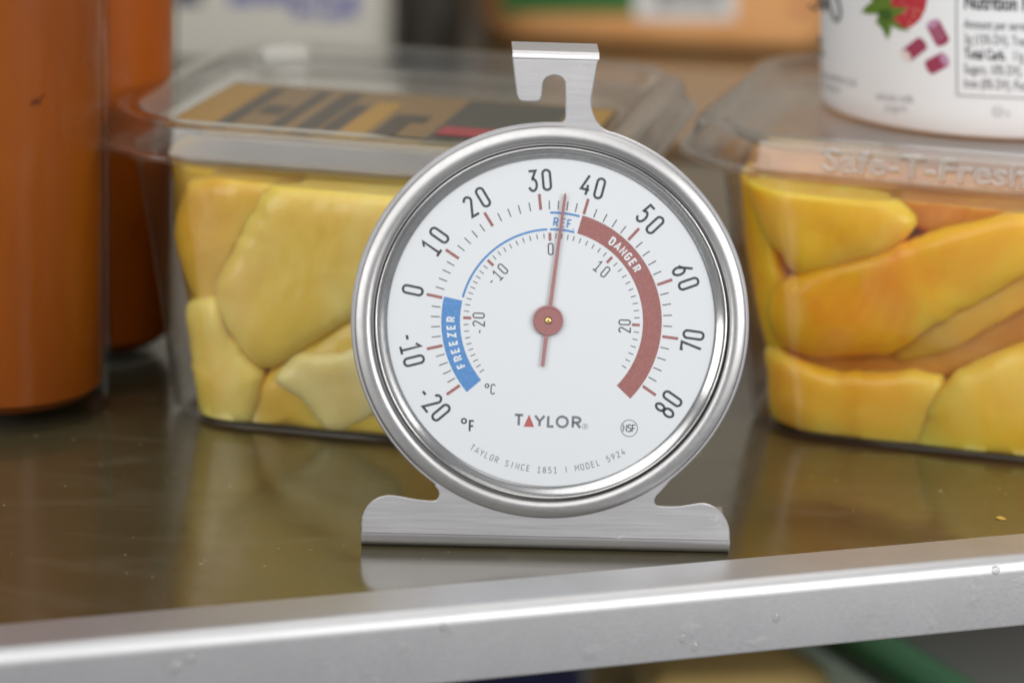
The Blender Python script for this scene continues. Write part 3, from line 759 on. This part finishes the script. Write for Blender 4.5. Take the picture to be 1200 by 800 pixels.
def pline(pts, wd):
    res = []
    for (x0, y0), (x1, y1) in zip(pts, pts[1:]):
        n = max(1, int(math.hypot(x1 - x0, y1 - y0) / 8)); l = math.hypot(x1 - x0, y1 - y0); nx, ny = -(y1 - y0) / l * wd / 2, (x1 - x0) / l * wd / 2
        for i in range(n):
            a0, a1 = i / n, (i + 1) / n
            p, q = (x0 + (x1 - x0) * a0, y0 + (y1 - y0) * a0), (x0 + (x1 - x0) * a1, y0 + (y1 - y0) * a1)
            res.append([(p[0] + nx, p[1] + ny), (q[0] + nx, q[1] + ny), (q[0] - nx, q[1] - ny), (p[0] - nx, p[1] - ny)])
    return res
INK = mat("cup_ink", (.03, .03, .035), .5); INK_G = mat("cup_ink_grey", (.10, .10, .11), .5); INK_L = mat("cup_ink_pale", (.34, .34, .35), .5)
cup_print("box_rule", pline([(1120.6, -60), (1121, 60), (1121.6, 112), (1200, 115.5), (1290, 116)], 1.3), INK_G)
cup_text("nutrition_heading", [("Nutrition Facts", 1129.5, 10.5, 25, .66, .035, .7), ("Total Carb.", 1130, 68.5, 17, .62, .05, .45)], INK)
cup_text("nutrition_text", [("Amount per serving:", 1129.5, 33.5, 16.5, .61, .045, .08), ("3g (15% DV), Trans", 1129.5, 51, 16.5, .60, .045, .08), ("11g", 1186, 71, 16.5, .60, .05, .08), ("Sugars, 10% DV),", 1129.5, 86, 16.5, .60, .045, .08), ("Iron (0% DV), Potas", 1129.5, 103, 16.5, .60, .045, .08)], INK_G)
cup_text("cup_small_print", [("whole milk", 1026, 117, 14, .72, .10, .05), ("yogurt", 1036.5, 130, 14, .72, .08, .05)], INK_L)
cup_text("kosher_letter", [("D", 1178, 137, 10, .8, .04, 0)], INK_L)
cup_text("cup_flavour_print", [("strawberry &", 962.5, 91, 13, .58, .27, .1), ("rhubarb", 963.5, 103, 12, .55, .30, .05)], INK_L)
sc_pts = [(948, 6), (956, 12), (962, 0), (966, 14), (969, -4), (972, 6), (976, 20), (981, 26), (985, 18), (983, 4), (975, -12)]
cup_print("cup_script", pline(sc_pts, 3.2) + pline([(954, -8), (960, 4), (968, -14)], 2.4), INK)
cup_print("cup_side_mark", pline([(960, 42), (962, 52)], 3) + pline([(961, 57), (966, 66)], 2.2), INK_G)
circ = [(1169 + 6 * math.cos(q * .3927), 131 + 6 * math.sin(q * .3927)) for q in range(17)]
cup_print("kosher_mark", pline(circ, .9) + pline([(1166.5, 128), (1166.8, 133), (1169.5, 134.5), (1172, 133), (1172, 128)], 1), INK_L)
BERRY = mat("print_berry", (.36, .020, .030), .4); N, L, b = nodes(BERRY); vz = N.new("ShaderNodeTexVoronoi"); vz.inputs["Scale"].default_value = 700
tc = N.new("ShaderNodeTexCoord"); L.new(tc.outputs["Object"], vz.inputs["Vector"]); L.new(ramp(BERRY, vz.outputs["Distance"], [(.10, (.62, .30, .22)), (.32, (.42, .022, .035))]).outputs[0], b.inputs["Base Color"])
LEAF = mat("print_leaf", (.10, .19, .02), .45); LEAF_D = mat("print_leaf_dark", (.045, .10, .015), .45)
RH = mat("print_rhubarb", (.29, .035, .085), .4); RH_L = mat("print_rhubarb_pale", (.46, .25, .38), .4); RH_W = mat("print_rhubarb_flesh", (.72, .62, .60), .4)
cup_print("strawberry_print", [[(1020, -10), (1030, -30), (1060, -38), (1082, -24), (1087, -2), (1084, 12), (1078, 24), (1068, 32), (1056, 35), (1044, 30), (1030, 14)]], BERRY)
cup_print("leaf_print", [[(1034, 8), (1022, 2), (1014, 8), (1009, 15), (1020, 17), (1030, 16)], [(1036, 14), (1048, 8), (1058, 10), (1064, 10), (1056, 16), (1046, 22)],
                         [(1030, 18), (1026, 26), (1034, 34), (1040, 47), (1044, 36), (1044, 24)], [(1044, 20), (1052, 28), (1062, 34), (1067, 37), (1054, 35), (1044, 30)], [(1020, -8), (1030, -6), (1036, 8), (1032, 18), (1022, 4)], [(1030, -12), (1044, 0), (1044, 14), (1036, 14)]], LEAF, .00014)
cup_print("leaf_shade_print", [[(1030, 12), (1042, 10), (1046, 18), (1042, 26), (1034, 24), (1028, 18)], [(1036, 26), (1039, 42), (1037, 40), (1033, 30)]], LEAF_D, .0002)
def chunk(c, L_, W_, rot, end):
    cs, sn = math.cos(R(rot)), math.sin(R(rot))
    def q(x, y): return (c[0] + x * cs - y * sn, c[1] + x * sn + y * cs)
    body = [q(-L_ / 2, -W_ / 2), q(L_ / 2, -W_ / 2)] + [q(L_ / 2 + W_ * .25 * math.sin(R(k)), -W_ / 2 * math.cos(R(k))) for k in range(20, 180, 20)] + [q(L_ / 2, W_ / 2), q(-L_ / 2, W_ / 2)] + [q(-L_ / 2 - W_ * .2 * math.sin(R(k)), W_ / 2 * math.cos(R(k))) for k in range(20, 180, 20)]
    face = [q(end * L_ / 2 + W_ * .26 * math.cos(R(k)), W_ * .47 * math.sin(R(k))) for k in range(0, 360, 24)]
    lines = [[q(-L_ * .45, W_ * o - .5), q(L_ * .40, W_ * o - .5), q(L_ * .40, W_ * o + .5), q(-L_ * .45, W_ * o + .5)] for o in (-.22, .02, .24)]
    return body, face, lines
ch3 = [chunk((1099, 38.5), 24, 17, 62, -1), chunk((1071, 58.5), 23, 17, -38, -1), chunk((1098, 74.5), 20, 18, -28, 1)]
cup_print("rhubarb_print", [c[0] for c in ch3], RH)
cup_print("rhubarb_end_print", [c[1] for c in (ch3[0], ch3[2])], RH_L, .00014)
cup_print("rhubarb_flesh_print", [ch3[1][1]], RH_W, .00014)
cup_print("rhubarb_line_print", [l for c in ch3[:1] for l in c[2]], RH_L, .00014)

# ------------------------------------------------------------------ orange bottles
def juice_mat(name, c0, c1):
    m = mat(name, c1, 0.55); N, L, b = nodes(m); b.inputs["Specular IOR Level"].default_value = 0.2
    nz = noise_node(m, (1, 1, 0.25), 5, 0.6, 60.0)
    r1 = ramp(m, nz.outputs[0], [(0.3, c0), (0.7, c1)])
    n2 = noise_node(m, (1, 1, .8), 2, 0.5, 170.0)
    r2 = ramp(m, n2.outputs[0], [(0.70, (1, 1, 1)), (0.76, (.35, .25, .2))])
    mx = N.new("ShaderNodeMix"); mx.data_type = 'RGBA'; mx.blend_type = 'MULTIPLY'; mx.inputs[0].default_value = 1
    L.new(r1.outputs[0], mx.inputs[6]); L.new(r2.outputs[0], mx.inputs[7]); L.new(mx.outputs[2], b.inputs["Base Color"])
    return m
JA = juice_mat("orange_sauce", (.24, .048, .0002), (.31, .072, .0004)); JB = juice_mat("red_orange_sauce", (.36, .070, .0003), (.44, .095, .0005))
CAPM = mat("bottle_cap_white", (.7, .68, .64), .4)
def bottle(x, y, r, label, jm):
    t = thing("sauce_bottle", label, "bottle", (x, y, .0003), 0, "orange sauce bottles")
    bm = bmesh.new(); T_ = .0016
    o_ = [(.0001, .0016), (r * .75, .0010), (r - .004, 0), (r - .0015, .0006), (r, .003), (r, .125), (r * .92, .138), (r * .62, .152), (.0135, .163), (.0125, .19), (.0125, .196)]
    i_ = [(.0108, .196), (.0108, .163), (r * .62 - T_, .151), (r * .92 - T_, .1375), (r - T_, .125), (r - T_, .0052), (r - .004, .0030), (.0001, .0040)]
    lathe(bm, o_ + i_, 72); obj("glass", bm, BOTTLE_GLASS, t, 40)
    bm = bmesh.new(); lathe(bm, [(.0001, .0044), (r - .0042, .0034), (r - T_ - .00015, .0056), (r - T_ - .00015, .1248), (r * .92 - T_ - .0002, .1372), (r * .70, .1445), (.0001, .1445)], 72); obj("sauce", bm, jm, t, 40)
    bm = bmesh.new(); lathe(bm, [(.0148, .180), (.0152, .181), (.0152, .199), (.0142, .2005), (.0001, .2005)], 48); obj("cap", bm, CAPM, t, 40)
    return t
bottle(-.1205, .0815, .0255, "orange sauce bottle standing in front of the darker one", JA)
bottle(-.1065, .1265, .0210, "darker red orange sauce bottle half hidden behind another bottle", JB)

# ------------------------------------------------------------------ things farther back
CART = mat("carton_white", (.62, .59, .52), .5); CBL = mat("carton_blue", (.11, .12, .32), .5); CNV = mat("carton_navy", (.012, .014, .07), .5)
ca, cb = on_y(192, 4, .51), on_y(474, 4, .51)
carton = thing("milk_carton", "white carton with blue print standing behind the dark-labelled container", "carton", ((ca.x + cb.x) / 2, .51, 0))
hw = (cb.x - ca.x) / 2
bm = bmesh.new(); box(bm, -hw, hw, 0, .070, .0004, .205, .002)
obj("carton_body", bm, CART, carton, 40)
bm = bmesh.new()
v8 = [bm.verts.new(p) for p in ((-hw, 0, .2055), (hw, 0, .2055), (hw, .07, .2055), (-hw, .07, .2055), (-hw, .034, .240), (hw, .034, .240), (hw, .036, .240), (-hw, .036, .240))]
for f in ((0, 1, 5, 4), (2, 3, 7, 6), (4, 5, 6, 7), (1, 2, 6, 5), (3, 0, 4, 7), (3, 2, 1, 0)): bm.faces.new([v8[i] for i in f])
obj("gable", bm, CART, carton)
def front_rects(name, rects, m, parent, y):
    bm = bmesh.new()
    for x0, x1, y0, y1 in rects:
        ps = [on_y(x0, y1, y), on_y(x1, y1, y), on_y(x1, y0, y), on_y(x0, y0, y)]
        bm.faces.new([bm.verts.new((p.x - parent.location.x, -.00015, p.z - parent.location.z)) for p in ps])
    return obj(name, bm, m, parent)
front_rects("navy_print", [(202, 236, -30, 6)], CNV, carton, .51)
front_rects("blue_print", [(268, 300, -12, 6), (304, 330, -12, 5), (334, 350, -12, 8), (344, 362, 4, 20), (366, 372, 2, 22), (378, 402, 6, 22), (404, 420, -10, 20), (362, 396, -24, -2)], CBL, carton, .51)

p0 = on_y(508, 10, .50)
jar = thing("dark_jar", "small dark jar between the white carton and the orange tub", "jar", (p0.x - .002, .51, .0003))
bm = bmesh.new(); lathe(bm, [(.0001, 0), (.012, 0), (.0135, .002), (.0135, .075), (.011, .082), (.011, .085)], 48, cap1=True); obj("jar_body", bm, mat("dark_jar_glass", (.03, .026, .02), .12), jar, 40)
bm = bmesh.new(); lathe(bm, [(.0125, .083), (.0128, .084), (.0128, .098), (.012, .099), (.0001, .099)], 48); obj("jar_lid", bm, mat("dark_jar_lid", (.02, .018, .016), .35), jar, 40)

# added low box, its beige standing in for shelf reflection; orange tub behind it
ZB = .0002
rear = thing("beige_stand_in_box", "low beige food box with a brown lid standing between and behind the two fruit containers", "box", (.052, .302, .0004), R(-4))
bm = bmesh.new(); loft(bm, [(.050, None, .014, 0), (.0515, None, .015, .0012), (.054, None, .016, .024)], cap0=True, cap1=True); obj("box_body", bm, mat("box_beige", (.50, .43, .33), .45), rear, 40)
bm = bmesh.new(); loft(bm, [(.055, None, .017, .0242), (.0556, None, .017, .0252), (.0556, None, .017, .0295), (.0545, None, .016, .0306), (.051, None, .014, .0310)], cap0=True, cap1=True); obj("box_lid", bm, mat("box_lid_brown", (.33, .21, .11), .3), rear, 40)
TUBO = mat("orange_tub", (.52, .215, .065), .4); N, L, b = nodes(TUBO)
nz = noise_node(TUBO, (1, 1, 1), 4, .6, 30); L.new(ramp(TUBO, nz.outputs[0], [(.3, (.74, .34, .12)), (.7, (.82, .43, .18))]).outputs[0], b.inputs["Base Color"])
tx0, tx1 = on_y(566, 20, .575).x, on_y(985, 20, .575).x
tub = thing("orange_tub", "orange plastic tub with a green panel and barcode, standing far back on the shelf", "tub", ((tx0 + tx1) / 2, .622, ZB + .0003), R(-2))
hw = (tx1 - tx0) / 2
bm = bmesh.new()
rr = loft(bm, [(hw - .006, .042, .014, 0), (hw - .003, .045, .017, .0008), (hw - .001, .047, .020, .0030), (hw, .048, .022, .006), (hw + .003, .051, .024, .062)], cap0=True, cap1=True)
obj("tub_body", bm, TUBO, tub, 40)
bm = bmesh.new(); loft(bm, [(hw + .005, .053, .025, .0605), (hw + .0055, .0535, .025, .062), (hw + .0055, .0535, .025, .067), (hw + .004, .052, .024, .0685)], cap0=True, cap1=True); obj("tub_lid", bm, mat("tub_lid_orange", (.5, .2, .06), .35), tub, 40)
def tub_rects(name, rects, m, lift):
    bm = bmesh.new(); Mi = tub.matrix_basis.inverted()
    Mt = Matrix.Translation(tub.location) @ Matrix.Rotation(R(-2), 4, 'Z'); Mi = Mt.inverted()
    for x0, x1, y0, y1 in rects:
        q = []
        for x, y in ((x0, y1), (x1, y1), (x1, y0), (x0, y0)):
            p = Mi @ on_y(x, y, .5735)
            z = max(p.z, .0062)
            yy = -(.048 + .003 * (z - .006) / .056) - lift
            q.append(bm.verts.new((p.x, yy, z)))
        bm.faces.new(q)
    return obj(name, bm, m, tub)
tub_rects("green_panel", [(588, 746, -60, 17)], mat("tub_green", (.045, .15, .035), .4), .0002)
tub_rects("barcode_panel", [(744, 862, -60, 23)], mat("tub_white", (.72, .70, .68), .4), .0004)
rb_ = random.Random(5); bars = []; x = 768
while x < 846:
    w_ = rb_.choice((1.6, 2.4, 3.8)); bars.append((x, x + w_, -50, 10)); x += w_ + rb_.choice((1.8, 2.4, 4.2))
tub_rects("barcode", bars, INK, .0006)
bm = bmesh.new()
tub_rects("pink_spot", [(930, 944, 4, 12)], mat("tub_pink", (.40, .10, .10), .5), .0002)

# ------------------------------------------------------------------ on the lower shelf
LOWZ = -.190
bm = bmesh.new(); box(bm, -.60, .60, .02, BACK_Y, LOWZ - .006, LOWZ, .001)
low = obj("lower_shelf_surface", bm, mat("lower_shelf_grey", (.55, .53, .51), .35)); low['kind'] = 'structure'
bm = bmesh.new()
p = on_z(742, 788, -.095); q = on_z(958, 768, -.095)
blk = thing("cheese_block", "yellow wrapped block seen on the shelf below", "cheese", ((p.x + q.x) / 2, (p.y + q.y) / 2 + .02, LOWZ + .0005), R(10))
hw = (q - p).length / 2
box(bm, -hw, hw, -.03, .05, 0, -.095 - LOWZ, .006, 3); obj("block_body", bm, mat("cheese_yellow", (.74, .52, .20), .45), blk, 40)
bm = bmesh.new(); box(bm, -hw * .55, hw * .9, -.0312, -.0302, .004, -.122 - LOWZ, .0002); obj("wrapper_band", bm, mat("wrapper_tan", (.42, .24, .10), .5), blk)
p = on_z(560, 800, -.09); q = on_z(684, 790, -.09)
bag = thing("navy_pouch", "navy blue pouch lying beside the yellow block on the shelf below", "pouch", ((p.x + q.x) / 2 - .006, (p.y + q.y) / 2 + .02, LOWZ + .0005), R(6))
bm = bmesh.new(); loft(bm, [(.016, .016, .008, 0), (.021, .024, .010, .004), (.022, .024, .010, .080), (.018, .014, .006, .094), (.016, .003, .002, .102)], cap0=True, cap1=True)
obj("pouch_body", bm, mat("pouch_navy", (.03, .032, .085), .35), bag, 50)
bm = bmesh.new(); loft(bm, [(.0158, .0018, .0015, .1021), (.0158, .0018, .0015, .110)], cap0=True, cap1=True); obj("pouch_seal", bm, mat("pouch_cream", (.55, .42, .22), .45), bag, 50)
# grey tray with green lip, its side edges running away to the back
ga = on_z(1040, 742, -.085); gb = on_z(1135, 800, -.085)
gd = (ga - gb); gang = math.atan2(-gd.x, gd.y)
tray = thing("green_rimmed_tray", "grey plastic tray with a green rim on the shelf below", "tray", (gb.x, gb.y, LOWZ + .0005), gang)
bm = bmesh.new()
def wallbox(bm, x0, x1, y0, y1, z0, z1): box(bm, x0, x1, y0, y1, z0, z1, .0008)
ht_ = -.085 - LOWZ
wallbox(bm, .000, .120, -.05, .20, 0, ht_ - .012)
obj("tray_body", bm, mat("tray_grey", (.66, .65, .63), .3), tray, 40)
bm = bmesh.new(); box(bm, -.0004, .0020, -.055, .205, ht_ - .0125, ht_, .0012); obj("rim", bm, mat("rim_green", (.24, .60, .32), .3), tray, 40)
bm = bmesh.new(); box(bm, -.0150, -.0135, -.055, .205, ht_ - .016, ht_ - .006, .0006); box(bm, -.0135, -.0012, -.055, .205, ht_ - .016, ht_ - .0130, .0006); obj("handle_lip", bm, mat("lip_green", (.40, .50, .41), .4), tray, 40)

# ------------------------------------------------------------------ crumbs
bm = bmesh.new(); bmesh.ops.create_icosphere(bm, subdivisions=2, radius=1)
for v in bm.verts: v.co = Vector((v.co.x * .0011, v.co.y * .0005, v.co.z * .0003 + .0002)) * (1 + .2 * math.sin(v.co.x * 9))
cr_ = obj("crumb", bm, mat("crumb_orange", (.55, .33, .05), .5), None, 180); cr_.location = on_z(1172, 608); cr_.rotation_euler = (0, 0, -.5)
tag(cr_, "tiny orange crumb on the shelf near its front trim", "crumb")

DROP = clear_plastic("water_drop", (.97, .97, .97), 1.45, 0.05, 0.30)  # strong white haze paints the drops' bright highlights
drop_me = None
for x, y, r, lb in ((207, 782, .0011, "lower drop of the water drop pair on the shelf trim below the orange bottles"), (224, 772, .0010, "upper drop of the water drop pair on the shelf trim below the orange bottles"),
                    (520, 735, .0008, "small water drop on the trim under the bottle side of the thermometer foot"), (800, 748, .0009, "higher drop of the water drop pair on the trim below the thermometer foot"),
                    (814, 758, .0010, "lower drop of the water drop pair on the trim below the thermometer foot"), (910, 724, .0009, "single water drop on the trim below the near corner of the mango container"),
                    (1168, 668, .0009, "water drop at the trim's top edge below the orange crumb")):
    # on the front face of the trim: meet the sight line with that plane
    p0_ = along(0, .0131); r_ = ray(x, y); t_ = (p0_ - CAM).dot(en) / r_.dot(en); p = CAM + r_ * t_
    if drop_me is None:
        bm = bmesh.new(); bmesh.ops.create_icosphere(bm, subdivisions=2, radius=1)
        o = obj("water_drop", bm, DROP, None, 180); drop_me = o.data
    else:
        o = bpy.data.objects.new("water_drop", drop_me); C.objects.link(o)
    o.location = p - en * .0002; o.rotation_euler = (0, 0, math.atan2(en.y, en.x)); o.scale = (r * .45, r, r * 1.1)
    tag(o, lb, "water drop", "water drops on the shelf trim")
